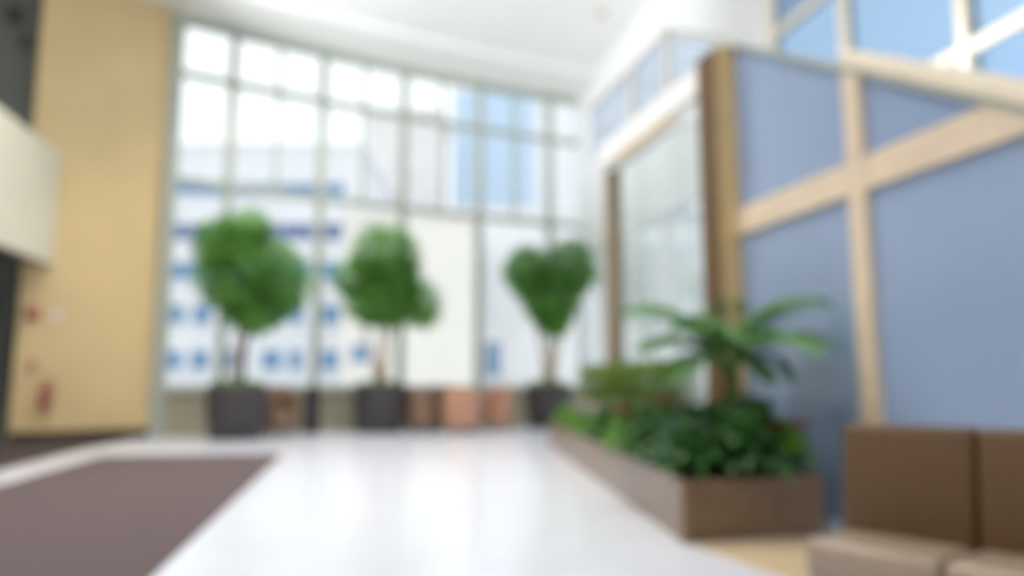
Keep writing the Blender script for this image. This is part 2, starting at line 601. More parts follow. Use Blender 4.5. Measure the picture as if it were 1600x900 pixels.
BW = 0.085
cols = [(x_a, v2 - BW), (v2 + BW, v3 - BW), (v3 + BW, xe)]
for x0, x1 in cols:
    for z0, z1 in ((0.0, HB[0]), (HB[1], 6.0)):
        pl = clip_rect(x0, x1, z0, z1)
        if pl and len(pl) >= 3:
            MB().profile(pl, 0.03, 0.07).build('panel', 'blue_panel', sw)
for x in (v2, v3):
    pl = clip_rect(x - BW, x + BW, 0, 6.0)
    MB().profile(pl, -0.02, 0.09).build('timber_upright', 'timber', sw)
for x0, x1 in cols:
    pl = clip_rect(x0, x1, *HB)
    if pl:
        MB().profile(pl, -0.015, 0.085).build('timber_rail', 'timber', sw)
# thin capping along the whole rake and the thick white rail on its nearer half
MB().profile([(x_a - 1.35, rake(x_a - 1.35) - 0.03), (xe, rake(xe) - 0.03), (xe, rake(xe) + 0.01), (x_a - 1.35, rake(x_a - 1.35) + 0.01)], -0.03, 0.12).build('capping', 'frame_grey', sw)
xs = (Y0 - 5.35) * lk
MB().profile([(xs, rake(xs) + 0.012), (xe, rake(xe) + 0.012), (xe, rake(xe) + 0.21), (xs, rake(xs) + 0.15)], -0.06, 0.16).build('white_rail', 'cream_rail', sw, bevel=0.03)

# brown column at the corner of stair wall and vestibule (stands proud of the wall)
col = empty('column', (low_x(Y0), Y0, 0), math.atan2(-1, 0.25))
tag(col, 'square timber brown column beside the palm in the planter', 'column', kind='structure')
MB().box(-0.03, 0.345, -0.16, 0.0, 0, rake(0.345) - 0.05).build('shaft', 'timber_brown', col)
MB().box(0.345, 0.352, -0.158, 0.10, 0, rake(0.352) - 0.05).build('lit_face', 'gold_trim', col)  # lighter gold carries the warm light falling on the near face

# ---- glass vestibule left of the column
xf = (Y0 - 9.9) * lk
vb = empty('window_3', (low_x(Y0), Y0, 0), math.atan2(-1, 0.25))
tag(vb, 'pale glass vestibule front between taupe post and brown column', 'window', kind='structure')
MB().box(xf - 0.09, xf + 0.09, -0.06, 0.12, 0, 3.84).build('post', 'post_taupe', vb)
MB().box(xf - 0.12, -0.03, -0.10, 0.12, 3.93, 4.20).build('fascia', 'paint_white', vb)
MB().box(xf + 0.10, -0.03, -0.04, 0.10, 3.84, 3.93).build('head_rail', 'paint_white', vb)
MB().box(xf + 0.35, -0.75, -0.075, -0.04, 3.84, 3.93).build('lit_soffit', 'pale_gold', vb)  # pale gold stands for the warm light on the soffit
xm = [xf + 0.09, xf + 0.95, xf + 1.81, -0.03]
for i in range(3):
    MB().box(xm[i] + 0.004, xm[i + 1] - 0.004, 0.02, 0.035, 0.05, 3.84).build('pane', 'glass_vestibule', vb)
MB().box(xf + 0.09, -0.03, 0.0, 0.06, 0.0, 0.05).build('bottom_rail', 'frame_grey', vb)
xt = (Y0 - 8.2) * lk                         # where the rake meets the level top
xu = (Y0 - 10.7) * lk
ub = [xu, xf + 0.75, xt, -0.03]
for i in range(3):
    x0, x1 = ub[i] + 0.03, ub[i + 1] - 0.03
    top = lambda x: min(5.05, rake(x)) - 0.06
    MB().profile([(x0, 4.21), (x1, 4.21), (x1, top(x1)), (x0, top(x0))], 0.02, 0.035).build('pane', 'glass_clerestory', vb)
for x in ub[1:3]:
    MB().box(x - 0.03, x + 0.03, -0.01, 0.06, 4.14, min(5.05, rake(x)) - 0.06).build('glazing_bar', 'cream_rail', vb)
MB().box(xu, xt, -0.02, 0.07, 4.99, 5.05).build('head_rail', 'paint_white', vb)
MB().box(xu, xf - 0.12, 0.0, 0.05, 4.08, 4.14).build('bottom_rail', 'paint_white', vb)

# ---- wall behind the viewer closes the room
o = MB().box(-14, 9, -7.2, -7.0, 0, CEIL).build('wall_front', 'paint_cream')
tag(o, 'cream wall closing the lobby behind the viewer', 'wall', kind='structure')

# ================================================================== CEILING FITTINGS
spots = [(-4.04, 14.45), (-6.2, 10.2), (-2.6, 10.2), (-0.4, 8.4), (-5.2, 5.2), (-1.8, 5.2), (-4.2, 0.2), (-0.8, 0.2), (-3.4, -4.4), (0.2, -4.4)]  # first is in view; the others are added unseen to light the interior
for i, (x, y) in enumerate(spots):
    e = empty('downlight', (x, y, CEIL))
    tag(e, 'recessed warm downlight in the white ceiling by the window' if i == 0 else 'recessed warm downlight added unseen in the ceiling nearer the viewer, above the frame', 'ceiling light',
        'recessed ceiling downlights')
    ring = MB().lathe([(0.19, 0.0), (0.19, -0.012), (0.15, -0.018), (0.145, -0.004), (0.145, 0.0)], 24).build('trim_ring', 'gold_trim', e, smooth=True)
    MB().lathe([(0.14, -0.002), (0.14, -0.006)], 24).build('lens', 'lamp_glow', e)
    ld = bpy.data.lights.new('downlight_beam', 'SPOT')
    ld.energy = LAMP_W * 4 * (0.5 if y < 2 else (1.45 if y > 6 else 1.3))
    ld.color = WARM
    ld.spot_size = R(110)
    ld.spot_blend = 0.8
    ld.shadow_soft_size = 0.14
    l = bpy.data.objects.new('downlight_beam', ld)
    C.objects.link(l)
    l.parent = e
    l.location = (0, 0, -0.05)
# unseen fill lamps added on the balcony floor and at the back of the lobby wash the ceiling
for i, (x, y, z0, h_) in enumerate(((-8.0, 6.0, 3.34, 1.5), (-7.3, 2.0, 3.34, 1.5), (3.15, 6.6, 0, 2.6), (3.35, 5.1, 0, 2.0), (2.4, -5.6, 0, 2.0), (-2.4, -5.6, 0, 2.0))):
    e = empty('fill_uplighter', (x, y, z0))
    tag(e, ('added fill lamp behind the balcony front, further from the viewer', 'added fill lamp behind the balcony front, nearer the viewer', 'tall added fill lamp hidden behind the blue stair wall',
            'short added fill lamp hidden behind the blue stair wall', 'added fill lamp at the back of the lobby, right of the viewer', 'added fill lamp at the back of the lobby, left of the viewer')[i], 'added fill lamp', 'added ceiling washing lamps')
    MB().lathe([(0.16, 0), (0.16, 0.02), (0.03, 0.035)], 20).build('base', 'steel', e, smooth=True)
    MB().lathe([(0.018, 0.03), (0.018, h_)], 10).build('pole', 'steel', e, smooth=True)
    MB().lathe([(0.03, h_), (0.16, h_ + 0.12), (0.17, h_ + 0.12), (0.15, h_ + 0.10), (0.02, h_ + 0.02)], 24).build('bowl', 'paint_white', e, smooth=True)
    ld = bpy.data.lights.new('fill_beam', 'SPOT')
    ld.energy = UP_W * (1.0, 1.0, 0.30, 0.08, 0.7, 0.7)[i]
    ld.color = (1.0, 0.96, 0.92)
    ld.spot_size = R(150)
    ld.spot_blend = 0.6
    ld.shadow_soft_size = 0.10
    l = bpy.data.objects.new('fill_beam', ld)
    C.objects.link(l)
    l.parent = e
    l.location = (0, 0, h_ + 0.15)
    l.rotation_euler = (R(180), 0, 0)
# a spotlight on the balcony added unseen to brighten the ceiling above the window
e = empty('fill_spotlight', (-8.45, 8.4, 3.34))
tag(e, 'added fill lamp hidden behind the balcony front, brightening the window ceiling', 'added fill lamp')
aim = (Vector((-0.8, 14.6, CEIL)) - Vector((-8.45, 8.4, 5.2))).normalized()
MB().lathe([(0.18, 0), (0.18, 0.02), (0.03, 0.035)], 20).build('base', 'steel', e, smooth=True)
MB().lathe([(0.02, 0.03), (0.02, 1.80)], 10).build('pole', 'steel', e, smooth=True)
hc = Vector((0, 0, 1.86))
MB().tube([hc - aim * 0.2, hc - aim * 0.18, hc + aim * 0.08, hc + aim * 0.12], [0.05, 0.09, 0.11, 0.12], 16).build('lamp_head', 'black_plastic', e, smooth=True)
ld = bpy.data.lights.new('fill_spot_beam', 'SPOT')
ld.energy = 3600.0
ld.color = (0.96, 0.98, 1.0)
ld.spot_size = R(62)
ld.spot_blend = 0.9
ld.shadow_soft_size = 0.11
l = bpy.data.objects.new('fill_spot_beam', ld)
C.objects.link(l)
l.parent = e
l.location = hc + aim * 0.24
l.rotation_euler = aim.to_track_quat('-Z', 'Y').to_euler()
e = empty('smoke_detector', (1.89, 15.05, CEIL))
tag(e, 'small pale round detector on the white ceiling', 'detector')
MB().lathe([(0.10, 0), (0.10, -0.03), (0.07, -0.055), (0.03, -0.06)], 20).build('base', 'pale_plate', e, smooth=True)
MB().lathe([(0.025, -0.06), (0.02, -0.085)], 12).build('sensor', 'red_paint', e)

# ================================================================== CARPETS
o = MB().prism([(-1.86 + 0.2 * 9.0, 4.12 - 9.0), (-3.28, 11.0), (-5.72, 10.75), (-5.08, 7.75), (-4.2 + .0, 3.6), (-2.7, -4.88)], 0.001, 0.013).build('carpet', 'carpet')
tag(o, 'grey mauve carpet strip on the left of the white floor', 'carpet')
o = MB().prism([(-5.35, 6.0), (-5.93, 8.8), (-6.55, 11.6), (-7.0, 14.2), (-7.4, 14.35), (-8.7, 13.35), (-12.0, 11.0), (-12.0, 6.0)], 0.001, 0.010).build('carpet', 'floor_dark_brown')  # thin dark brown slab over the floor below the balcony
tag(o, 'dark brown floor area below the balcony at the left edge', 'carpet')

# ================================================================== THINGS ON THE TAN WALL
tang = math.atan2(td.y, td.x)


def on_tan(x, z):
    """point on the face of the tan wall above plan coordinate x"""
    t = (x - tw0[0]) / td.x
    return (x, tw0[1] + td.y * t, z)


e = empty('alarm_strobe', on_tan(-8.64, 2.26), tang)
tag(e, 'red alarm sounder high on the tan wall beneath the balcony', 'alarm')
MB().box(-0.10, 0.10, -0.05, -0.001, -0.10, 0.10).build('housing', 'red_paint', e, bevel=0.012)
MB().box(-0.04, 0.04, -0.065, -0.05, 0.02, 0.055).build('lens', 'white_print', e, bevel=0.006)
e = empty('wall_plate', on_tan(-8.34, 2.27), tang)
tag(e, 'pale pinkish plate on the tan wall right of the red alarm', 'sign')
MB().box(-0.08, 0.08, -0.012, -0.001, -0.10, 0.10).build('plate', 'pale_plate', e, bevel=0.004)
MB().box(-0.06, 0.06, -0.0135, -0.012, -0.07, 0.07).build('insert', 'white_print', e)
e = empty('alarm_pull_box', on_tan(-8.60, 1.33), tang)
tag(e, 'small red pull box on the tan wall above the fire extinguisher', 'alarm')
MB().box(-0.06, 0.06, -0.045, -0.001, -0.07, 0.07).build('housing', 'red_paint', e, bevel=0.01)
MB().box(-0.045, 0.045, -0.06, -0.045, -0.03, 0.0).build('pull_handle', 'white_print', e, bevel=0.004)
e = empty('fire_extinguisher', on_tan(-8.42, 0.57), tang)
tag(e, 'red fire extinguisher hung low on the tan wall', 'extinguisher')
MB().lathe([(0.075, 0.0), (0.082, 0.02), (0.082, 0.34), (0.07, 0.39), (0.035, 0.42), (0.03, 0.44)], 20, 0, -0.115).build('cylinder', 'red_paint', e, smooth=True)
MB().box(-0.03, 0.03, -0.15, -0.08, 0.44, 0.48).build('valve', 'steel', e)
MB().tube([(0, -0.11, 0.48), (0.02, -0.13, 0.51), (0.06, -0.18, 0.52)], 0.012).build('carry_handle', 'black_plastic', e, smooth=True)
MB().tube([(0.03, -0.12, 0.46), (0.10, -0.13, 0.44), (0.12, -0.13, 0.30), (0.10, -0.13, 0.10)], 0.013).build('hose', 'black_plastic', e, smooth=True)
MB().box(-0.05, 0.05, -0.035, -0.001, 0.10, 0.40).build('bracket', 'steel', e)
MB().lathe([(0.0835, 0.19), (0.0835, 0.22)], 20, 0, -0.115).build('label_band', 'white_print', e, smooth=True)


# ================================================================== FOLIAGE HELPERS
def crown(mb, lobes, n, length, width, rng):
    """leaves on and inside a cluster of ellipsoid lobes (cx, cy, cz, rx, ry, rz)"""
    wts = [l[3] * l[4] + l[3] * l[5] for l in lobes]
    for _ in range(n):
        l = rng.choices(lobes, wts)[0]
        while True:
            d = Vector((rng.gauss(0, 1), rng.gauss(0, 1), rng.gauss(0, 1)))
            if d.length > 0.1:
                break
        d.normalize()
        r = rng.random() ** 0.33 * (0.92 + 0.16 * rng.random())
        p = Vector((l[0] + d.x * l[3] * r, l[1] + d.y * l[4] * r, l[2] + d.z * l[5] * r))
        dr = (d + Vector((rng.gauss(0, .6), rng.gauss(0, .6), rng.gauss(-.2, .6))))
        s = 0.7 + 0.6 * rng.random()
        mb.leaf(p, dr, length * s, width * s, 0.25)
    return mb


def potted_tree(loc, label, pr, ph, lobes, trunks, n, rng, bark='bark'):
    e = empty('potted_tree', loc)
    tag(e, label, 'tree', 'potted trees along the window')
    MB().lathe([(pr * .80, 0), (pr * .86, 0.03), (pr * .97, ph * .55), (pr, ph * .9), (pr, ph), (pr * .9, ph), (pr * .88, ph - 0.10)], 32).build('pot', 'pot_dark', e, smooth=True)
    MB().lathe([(pr * .87, ph - 0.10), (pr * .87, ph - 0.05)], 24).build('soil', 'soil', e)
    for k, pts in enumerate(trunks):
        m = len(pts)
        MB().tube(pts, [0.055 - 0.028 * i / (m - 1) for i in range(m)], 9).build('trunk', ('bark_dark' if bark == 'mixed' and k == 1 else 'bark'), e, smooth=True)
    f = crown(MB(), lobes, int(n * 1.25), 0.135, 0.068, rng).build('foliage', 'leaf_tree', e)
    f['kind'] = 'stuff'
    g = MB()
    for _ in range(160):
        a, r = rng.random() * 6.283, pr * .8 * math.sqrt(rng.random())
        g.leaf((r * math.cos(a), r * math.sin(a), ph - 0.06), (math.cos(a) * .6 + rng.gauss(0, .3), math.sin(a) * .6 + rng.gauss(0, .3), 1.0), 0.16 + .1 * rng.random(), 0.05, 0.2)
    u = g.build('ground_cover', 'leaf_bright', e)
    u['kind'] = 'stuff'
    return e


rng = random.Random(3)
# crowns are measured from the pot's foot
potted_tree((-5.10, 14.15, 0), 'largest potted tree with broad dark crown, nearest the tan wall', 0.55, 0.97,
            [(-0.05, 0, 3.15, .78, .75, .85), (0.78, 0, 2.95, .46, .5, .68), (-0.50, 0, 3.65, .42, .45, .5), (0.10, 0, 3.85, .42, .45, .42), (0.25, 0, 2.45, .55, .5, .45)],
            [[(-0.06, 0, .9), (-0.12, .02, 1.4), (-0.02, 0, 2.0), (-.2, 0, 2.8)], [(0.08, -.03, .9), (0.10, 0, 1.4), (0.14, 0, 2.0), (.4, 0, 2.7)], [(0.0, .08, .9), (0.02, .06, 1.5), (0.10, .1, 2.2), (.1, .1, 3.0)]],
            5200, rng, 'mixed')
potted_tree((-2.78, 16.05, 0), 'middle potted tree with rounded green crown and pale trunks', 0.56, 0.97,
            [(0.05, 0, 3.70, .74, .7, .72), (-0.55, 0, 3.25, .46, .5, .42), (0.02, 0, 2.75, .80, .7, .50), (0.85, 0, 2.70, .40, .45, .50), (0.15, 0, 3.2, .7, .6, .6)],
            [[(-0.05, 0, .9), (-0.16, .02, 1.5), (-0.35, 0, 2.1), (-.5, 0, 2.7)], [(0.06, -.03, .9), (0.10, 0, 1.5), (0.16, 0, 2.1), (.3, 0, 2.8)], [(0.0, .08, .9), (-.04, .06, 1.5), (0.02, .1, 2.2), (0, .1, 2.9)]],
            5200, rng)
potted_tree((0.86, 17.8, 0), 'smallest potted tree with heart shaped crown near the taupe post', 0.56, 0.97,
            [(-0.45, 0, 3.65, .58, .6, .60), (0.55, 0, 3.75, .58, .6, .66), (0.05, 0, 3.1, .72, .6, .68), (0.12, 0, 2.6, .42, .45, .45)],
            [[(-0.06, 0, .9), (-0.12, .02, 1.5), (-0.22, 0, 2.1), (-.35, 0, 2.8)], [(0.08, -.03, .9), (0.16, 0, 1.5), (0.32, 0, 2.1), (.45, 0, 2.8)], [(0.0, .08, .9), (.04, .06, 1.5), (0.08, .1, 2.2), (.1, .1, 2.9)]],
            5000, rng)

# ================================================================== PLANTER
PA, PB, PC, PD, PE, PF, PG, PH = (1.09, 4.92), (2.10, 5.23), (1.92, 6.80), (1.60, 7.05), (0.80, 10.45), (1.05, 10.55), (0.98, 12.6), (0.61, 12.6)
ring = [PA, PB, PC, PD, PE, PF, PG, PH]
PHT = 0.39
pl = empty('planter', (PA[0], PA[1], 0))
tag(pl, 'long brown stone planter tapering away along the white floor', 'planter')
off = Vector((PA[0], PA[1], 0))
cen = Vector((1.15, 7.6))
for i, p in enumerate(ring):
    q = ring[(i + 1) % len(ring)]
    mb = MB(); bar(mb, p, q, 0.05, 0, PHT, 0.025)
    wpart(mb, 'front_panel' if i == 0 else ('long_side_panel' if i == 7 else 'side_panel'), 'planter_stone', pl, off)


def inset(poly, d):
    out = []
    n = len(poly)
    for i in range(n):
        a, b, c = Vector(poly[i - 1]), Vector(poly[i]), Vector(poly[(i + 1) % n])
        u, v = (b - a).normalized(), (c - b).normalized()
        nu, nv = Vector((-u.y, u.x)), Vector((-v.y, v.x))
        m = (nu + nv)
        m = m / max(0.3, m.dot(nu))
        out.append((b.x + m.x * d, b.y + m.y * d))
    return out


wpart(MB().prism([(1.15, 5.0), (2.04, 5.27), (1.86, 6.8), (1.56, 7.05), (0.83, 10.15), (.80, 10.15)], 0.05, PHT - 0.05), 'soil', 'soil', pl, off)
wpart(MB().prism([(0.79, 10.62), (0.99, 10.62), (0.93, 12.54), (0.67, 12.54)], 0.05, PHT - 0.05), 'soil', 'soil', pl, off)

# raised trough with a clipped hedge against the vestibule glass
tr = empty('trough', (low_x(9), 9.0, 0), math.atan2(-1, 0.25))
tag(tr, 'raised pale stone trough behind the flower bed holding the clipped hedge', 'trough')
t0, t1 = (9.0 - 10.35) * lk, (9.0 - 7.42) * lk
MB().box(t0, t1, -0.36, -0.31, 0, 0.80).build('front_slab', 'trough_stone', tr)
MB().box(t0, t1, -0.125, -0.075, 0, 0.80).build('back_slab', 'trough_stone', tr)
MB().box(t0, t0 + 0.05, -0.31, -0.125, 0, 0.80).build('end_slab', 'trough_stone', tr)
MB().box(t1 - 0.05, t1, -0.31, -0.125, 0, 0.80).build('end_slab', 'trough_stone', tr)
MB().box(t0 + 0.05, t1 - 0.05, -0.31, -0.125, 0.1, 0.77).build('soil', 'soil', tr)

hd = empty('hedge', (low_x(9), 9.0, 0.77), math.atan2(-1, 0.25))
tag(hd, 'low clipped box hedge in the raised stone trough', 'hedge')
n_h = 9
for k in range(n_h):
    a = t0 + 0.08 + (t1 - t0 - 0.16) * k / n_h
    b = t0 + 0.08 + (t1 - t0 - 0.16) * (k + 1) / n_h
    mb = MB()
    for _ in range(420):
        x = a + (b - a) * rng.random()
        y = -0.38 + 0.30 * rng.random()
        z = 0.03 + 0.41 * rng.random() + 0.02 * math.sin(k * 2.1)
        dr = Vector((rng.gauss(0, .6), (y + 0.24) * 5 + rng.gauss(0, .5), (z - .18) * 5 + rng.gauss(0, .5)))
        if dr.length < .1:
            continue
        mb.leaf((x, y, z), dr, 0.06, 0.034, 0.1)
    f = mb.build('foliage', 'leaf_hedge', hd)
    f['kind'] = 'stuff'
    MB().tube([((a + b) / 2, -0.24, 0.0), ((a + b) / 2, -0.24, 0.25)], 0.012, 6).build('stem', 'bark_dark', hd)


# bed plants: four kinds, copied
def broad_plant(name, n, length, width, h, leaf, rng, spread=0.9, droop=0.45, stem=True):
    e = empty(name)
    mb = MB()
    for i in range(n):
        a = i * 2.39996 + rng.gauss(0, .25)
        t = (i + 0.5) / n
        elev = 1.35 - 1.15 * t * spread
        zb = h * (0.25 + 0.75 * (1 - t)) * (0.7 + .5 * rng.random())
        r0 = 0.03 + 0.16 * t * rng.random()
        d = (math.cos(a) * math.cos(elev), math.sin(a) * math.cos(elev), math.sin(elev))
        s = 0.75 + 0.5 * rng.random()
        mb.leaf((math.cos(a) * r0, math.sin(a) * r0, zb), d, length * s, width * s, droop)
    f = mb.build('foliage', leaf, e)
    f['kind'] = 'stuff'
    if stem:
        sm = MB()
        for k in range(5):
            a = k * 1.257 + rng.random()
            sm.tube([(0.01 * math.cos(a), 0.01 * math.sin(a), 0), (0.04 * math.cos(a), 0.04 * math.sin(a), h * .5), (0.10 * math.cos(a), 0.10 * math.sin(a), h)], 0.007, 5)
        sm.build('stems', 'leaf_dark', e)
    return e


kinds = [
    ('broadleaf_plant', 64, 0.24, 0.11, 0.34, 'leaf_dark', 'dark broad-leaved plant in the stone planter bed'),
    ('leafy_bush', 110, 0.15, 0.07, 0.36, 'leaf_mid', 'bright green small-leaved bush in the stone planter bed'),
    ('bluish_plant', 56, 0.26, 0.09, 0.32, 'leaf_bluish', 'blue green strappy plant in the stone planter bed'),
]
protos = [broad_plant(k[0], k[1], k[2], k[3], k[4], k[5], rng) for k in kinds]
used = [False] * 3


def left_x(y):
    return PA[0] + (PH[0] - PA[0]) * (y - PA[1]) / (PH[1] - PA[1])


def right_x(y):
    if y < 6.8:
        return PB[0] + (PC[0] - PB[0]) * (y - PB[1]) / (PC[1] - PB[1])
    if y < 7.05:
        return PC[0] + (PD[0] - PC[0]) * (y - PC[1]) / (PD[1] - PC[1])
    if y < 10.4:
        return PD[0] + (PE[0] - PD[0]) * (y - PD[1]) / (PE[1] - PD[1])
    return 0.98


def put(k, x, y, s, rz, label=None, zs=1.0):
    if not used[k]:
        used[k] = True
        e = protos[k]
    else:
        e = copy_tree(protos[k])
    e.location = (x, y, PHT - 0.05)
    e.scale = (s, s, s * zs)
    e.rotation_euler = (0, 0, rz)
    tag(e, label, 'plant', 'plants in the stone planter bed')
    return e


y = 5.22
row = 0
plan = []
while y < 12.4:
    lx, rx = left_x(y) + 0.14, right_x(y) - 0.12
    if 10.3 < y < 10.75:
        y = 10.8
        continue
    wdt = max(0.0, rx - lx)
    n = max(1, int(wdt / 0.30) + 1)
    for i in range(n):
        t = 0.5 if n == 1 else i / (n - 1)
        plan.append((lx + wdt * t + rng.gauss(0, .02), y + 0.10 * t + rng.gauss(0, .03), t, row, i, n))
    y += 0.36
    row += 1
ORD = ['first', 'second', 'third', 'fourth', 'fifth', 'sixth', 'seventh', 'eighth', 'ninth', 'tenth', 'eleventh', 'twelfth', 'thirteenth', 'fourteenth',
       'fifteenth', 'sixteenth', 'seventeenth', 'eighteenth', 'nineteenth', 'twentieth', 'last', 'last']
SHORT = ['dark broad-leaved plant', 'bright green small-leaved bush', 'blue green strappy plant']
FLOWERS = [(1.04, 6.85), (1.30, 6.75), (1.97, 5.42)]
for x, yy, t, rw, pi, pn in plan:
    if min(math.dist((x, yy), f_) for f_ in FLOWERS) < 0.17:
        continue
    if yy > 9.2:
        k = 1
    elif yy < 6.1:
        k = rng.choice([0, 0, 2])
    else:
        k = rng.choice([0, 1, 1, 2, 0])
    s = 1.0 if yy < 8 else 0.9
    if t > 0.6 and yy < 6.2:
        s = 1.15
    if yy < 6.3 and t < 0.3:
        s = 0.85
    if x < left_x(yy) + 0.2 and yy > 7:
        s *= 0.75
    where = 'floor edge' if pi == 0 else ('wall side' if pi == pn - 1 else ('middle' if pn == 3 else 'middle %s' % ('left', 'right')[min(1, pi - 1)]))
    if t > 0.6:
        x -= 0.08 if yy > 6.2 else 0.14
    put(k, x, yy, s, rng.random() * 6.28, '%s, %s row from the near end, %s of planter' % (SHORT[k], ORD[rw], where))


def flower_plant(x, y, label, n, col, zoff, rng):
    e = broad_plant('flowering_plant', 40, 0.18, 0.08, 0.30, 'leaf_mid', rng)
    e.location = (x, y, PHT - 0.05)
    tag(e, label, 'plant')
    for i in range(n):
        a = i * 2.4
        fx, fy, fz = 0.10 * math.cos(a), 0.10 * math.sin(a), zoff + 0.04 * rng.random()
        st = MB().tube([(fx * .3, fy * .3, 0.1), (fx, fy, fz)], 0.005, 5).build('flower_stem', 'leaf_mid', e)
        fl = MB()
        for p in range(7):
            q = p * 0.898
            fl.leaf((fx, fy, fz), (math.cos(q), math.sin(q), 0.5), 0.085, 0.065, 0.1)
        fl.build('flower', 'petal_red', e)


flower_plant(*FLOWERS[0], 'flowering plant with red blooms at the floor side of the planter', 8, 0, 0.38, rng)
flower_plant(*FLOWERS[1], 'flowering plant with red blooms in the middle of the planter below the hedge', 4, 0, 0.50, rng)
flower_plant(*FLOWERS[2], 'flowering plant with red blooms at the planter corner beside the bench', 5, 0, 0.34, rng)

# palm
pm = empty('palm', (1.74, 6.05, PHT - 0.05))
tag(pm, 'feathery palm arching over the planter in front of the brown column', 'palm')
for k in range(5):
    a = k * 1.3
    MB().tube([(0.05 * math.cos(a), 0.05 * math.sin(a), 0), (0.06 * math.cos(a), 0.06 * math.sin(a), 0.4), (0.03 * math.cos(a), 0.03 * math.sin(a), 0.85)], [0.022, 0.018, 0.012], 7).build('stem', 'leaf_mid', pm, smooth=True)


def frond(tip, base_z, rise, nl, ll):
    """arched midrib from the crown to tip with paired leaflets"""
    b = Vector((0, 0, base_z))
    t = Vector(tip)
    c = (b + t) / 2 + Vector((0, 0, rise))
    pts = []
    for i in range(13):
        u = i / 12
        pts.append(b * (1 - u) ** 2 + c * 2 * u * (1 - u) + t * u ** 2)
    mb = MB().tube(pts, [0.010 - 0.0075 * i / 12 for i in range(13)], 5)
    for i in range(nl):
        u = 0.18 + 0.82 * i / (nl - 1)
        p = b * (1 - u) ** 2 + c * 2 * u * (1 - u) + t * u ** 2
        tg = ((c - b) * (1 - u) + (t - c) * u).normalized()
        sd = tg.cross(Vector((0, 0, 1)))
        if sd.length < .05:
            sd = Vector((1, 0, 0))
        sd.normalize()
        ln = ll * (0.55 + 0.9 * math.sin(math.pi * min(1, u * .9 + .05)) * .5) * (1.0 - 0.35 * u)
        for sg in (-1, 1):
            d = sd * sg * 0.9 + tg * 0.65 + Vector((0, 0, 0.12))
            mb.leaf(p, d, ln, 0.045, 0.40)
    mb.build('frond', 'leaf_palm', pm)


for fr_ in ((-0.74, -0.05, 1.26, 0.30, 26, .42), (-0.62, 0.30, 0.98, 0.28, 24, .40), (-0.42, -0.40, 1.08, 0.34, 24, .38), (0.04, 0.10, 1.30, 0.16, 22, .34),
            (0.44, -0.62, 1.26, 0.36, 26, .40), (0.40, -0.85, 0.92, 0.36, 26, .40), (0.30, -0.20, 1.24, 0.24, 22, .34), (0.05, -0.70, 0.98, 0.34, 24, .38),
            (-0.25, 0.45, 1.15, 0.28, 22, .34), (-0.55, -0.28, 0.72, 0.30, 22, .36), (0.22, -0.45, 0.72, 0.30, 22, .36), (-0.30, -0.10, 1.18, 0.22, 22, .34)):
    frond(fr_[:3], 0.72, fr_[3], fr_[4], fr_[5])

# ================================================================== BENCH
bd = Vector((0.63, -0.777)).normalized()
bench = empty('bench', (1.27, 3.02, 0), math.atan2(bd.y, bd.x))
tag(bench, 'brown cushioned bench seat at lower right beside the planter', 'bench')
# local x along the bench, local -y towards the open seat side
M, NM = 0.48, 4
SEAT, SD = 0.45, 0.30
MB().box(0.02, M * NM - 0.02, -SD + 0.03, 0.20, 0.06, 0.30).build('base', 'dark_wood', bench, bevel=0.01)
for x in (0.08, M * NM - 0.14):
    for y_ in (-SD + 0.08, 0.12):
        MB().box(x, x + 0.06, y_, y_ + 0.06, 0, 0.06).build('leg', 'dark_wood', bench)
for k in range(NM):
    x0, x1 = k * M + 0.004, (k + 1) * M - 0.004
    MB().box(x0 + (0.01 if k == 0 else 0), x1, -SD, 0.02, 0.30, SEAT).build('seat_cushion', 'cushion_seat', bench, bevel=0.035, segs=3, smooth=True)
    vs_ = [(x0, 0.0, SEAT - 0.04), (x1, 0.0, SEAT - 0.04), (x1, 0.15, SEAT - 0.04), (x0, 0.15, SEAT - 0.04),
           (x0, 0.05, 0.845), (x1, 0.05, 0.845), (x1, 0.17, 0.845), (x0, 0.17, 0.845)]
    MB().add(vs_, [(0, 3, 2, 1), (4, 5, 6, 7), (0, 1, 5, 4), (1, 2, 6, 5), (2, 3, 7, 6), (3, 0, 4, 7)]).build('back_cushion', 'cushion_brown', bench, bevel=0.022, segs=3, smooth=True)
MB().box(0.03, M * NM - 0.03, 0.172, 0.20, 0.30, 0.74).build('back_board', 'dark_wood', bench)


# ================================================================== CHAIRS, TABLES, BIN BY THE WINDOW
def tub_chair(name, material):
    e = empty(name)
    MB().lathe([(0.26, 0.14), (0.29, 0.17), (0.30, 0.43), (0.27, 0.47)], 20).build('seat', material, e, smooth=True)
    mb = MB()
    n = 18
    ins, outs = [], []
    for i in range(n + 1):
        a = R(-20) + R(220) * i / n
        tt = abs(i / n - 0.5) * 2
        top = 0.96 - 0.26 * tt ** 2
        ca, sa = math.cos(a), math.sin(a)
        ins.append([(0.305 * ca, 0.305 * sa, 0.12), (0.325 * ca, 0.325 * sa, top)])
        outs.append([(0.365 * ca, 0.365 * sa, 0.12), (0.385 * ca, 0.385 * sa, top)])
    vs_ = []
    for i in range(n + 1):
        vs_ += [ins[i][0], ins[i][1], outs[i][1], outs[i][0]]
    fs = []
    for i in range(n):
        for k in range(4):
            fs.append((i * 4 + k, i * 4 + (k + 1) % 4, (i + 1) * 4 + (k + 1) % 4, (i + 1) * 4 + k))
    fs += [(3, 2, 1, 0), (n * 4, n * 4 + 1, n * 4 + 2, n * 4 + 3)]
    mb.add(vs_, fs).build('backrest', material, e, smooth=True, bevel=0.012)
    for sx in (-1, 1):
        for sy in (-1, 1):
            MB().tube([(sx * .19, sy * .19, 0), (sx * .17, sy * .17, 0.15)], [0.014, 0.02], 8).build('leg', 'dark_wood', e, smooth=True)
    return e


ch_t = tub_chair('tub_chair', 'leather_tan')
ch_b = tub_chair('tub_chair', 'leather_brown')


